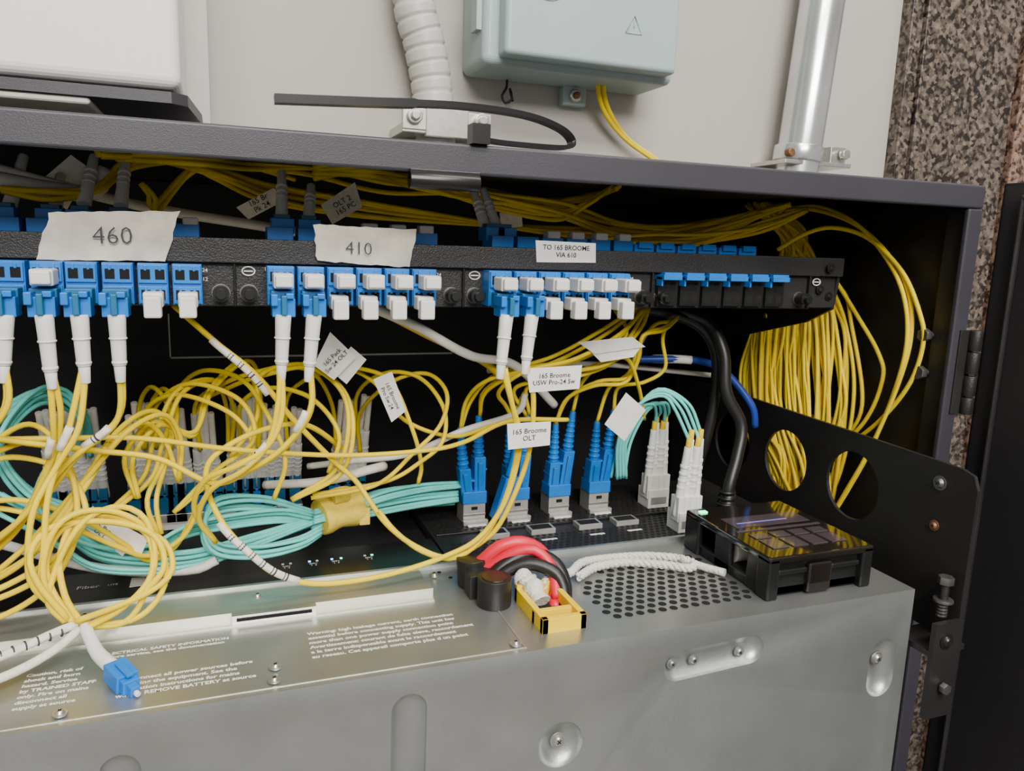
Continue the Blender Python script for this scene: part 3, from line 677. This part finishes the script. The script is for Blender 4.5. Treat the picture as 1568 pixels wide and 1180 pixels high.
b.box(132,203,604,650,82,89,GALT);b.box(150,184,602,608,80,104,STL);b.cyl((141,603,94),(141,599,94),6,STL,seg=20);b.cyl((141,599,94),(141,595,94),4,STL,seg=6)
b.cyl((194,603,94),(194,599,94),6,STL,seg=20);b.cyl((194,599,94),(194,595,94),4,STL,seg=6);b.box(132,203,603,606,84,100,GALT);b.done()
b=B('steel_conduit',bevel=.8)
b.tube([(505,618,-1500),(511,618,60),(514,618,100),(539,618,440)],20,EMT,seg=28,raw=True)
b.cyl((512,618,86),(513,618,100),22.5,EMT,seg=28)
b.box(484,560,600,650,82,86,STL);b.box(540,558,606,620,86,101,STL);b.cyl((552,604,94),(552,598,94),5,STL,seg=6);b.cyl((490,606,92),(490,599,92),4,BRN,seg=6)
b.done()
b=B('cable_tie_strap')
k_=b.mi(PLS)
st=catmull([(22,334,53.5),(58,334,55.5),(97,336,58),(129,340,57.5),(149,345,54),(157,348,49),(151,345,45.5),(122,339,44.6),(108,336,45)],1.5)
N_=len(st);prev=None
for i,p in enumerate(st):
    t=(st[min(i+1,N_-1)]-st[max(i-1,0)]).normalized(); y=Vector((0,1,0)); n=t.cross(y).normalized()
    hw=3.2; th=1.5-.7*i/N_
    if i*1.0/N_<.3: th=1.7
    tw=Vector((0,1,0))*hw
    ring_=[b.bm.verts.new(p+tw*s1+n*th*s2) for s1,s2 in((-1,-1),(1,-1),(1,1),(-1,1))]
    if prev:
        for j in range(4): b.bm.faces.new((prev[j],prev[(j+1)%4],ring_[(j+1)%4],ring_[j])).material_index=k_
    else: b.bm.faces.new(ring_[::-1]).material_index=k_
    prev=ring_
b.bm.faces.new(prev).material_index=k_
b.box(103,111,331,339,42.6,51,PLS);b.done()
# ------------------------------------------------------------------ lights, world, camera
def area(name,loc,size,energy,col,rot):
    l=bpy.data.lights.new(name,'AREA');l.shape='RECTANGLE';l.size=size[0];l.size_y=size[1];l.energy=energy;l.color=col
    o=bpy.data.objects.new(name,l);o.location=(Vector(loc)+Vector((0,0,H)))*S;o.rotation_euler=rot;bpy.context.scene.collection.objects.link(o)
area('ceiling_and_fill_light',(150,-600,1080),(1.0,.35),34,(1,.965,.90),(math.radians(30),0,0))
area('ceiling_and_fill_light',(0,-1600,1000),(1.2,.5),60,(1,.965,.91),(math.radians(58),0,math.radians(-6)))  # added frontal fill, no known fixture, throws light into the cabinet
area('ceiling_and_fill_light',(700,100,1080),(1.0,.3),10,(1,.95,.89),(0,0,0))  # added fill that brightens the wall, not a known fixture
w=bpy.data.worlds.new('World');bpy.context.scene.world=w;w.use_nodes=True
w.node_tree.nodes['Background'].inputs[0].default_value=(1,.975,.945,1);w.node_tree.nodes['Background'].inputs[1].default_value=.40
cd=bpy.data.cameras.new('camera');cam=bpy.data.objects.new('camera',cd);bpy.context.scene.collection.objects.link(cam)
cd.sensor_width=36;cd.lens=27.32;cd.clip_start=.005;cd.clip_end=50
F=Vector((.3472,.9208,-.1771)).normalized();R=Vector((.9372,-.3471,.0333)).normalized();U=R.cross(F).normalized();R=F.cross(U)
cam.matrix_world=Matrix(((R.x,U.x,-F.x,0),(R.y,U.y,-F.y,0),(R.z,U.z,-F.z,H*S),(0,0,0,1)))
bpy.context.scene.camera=cam
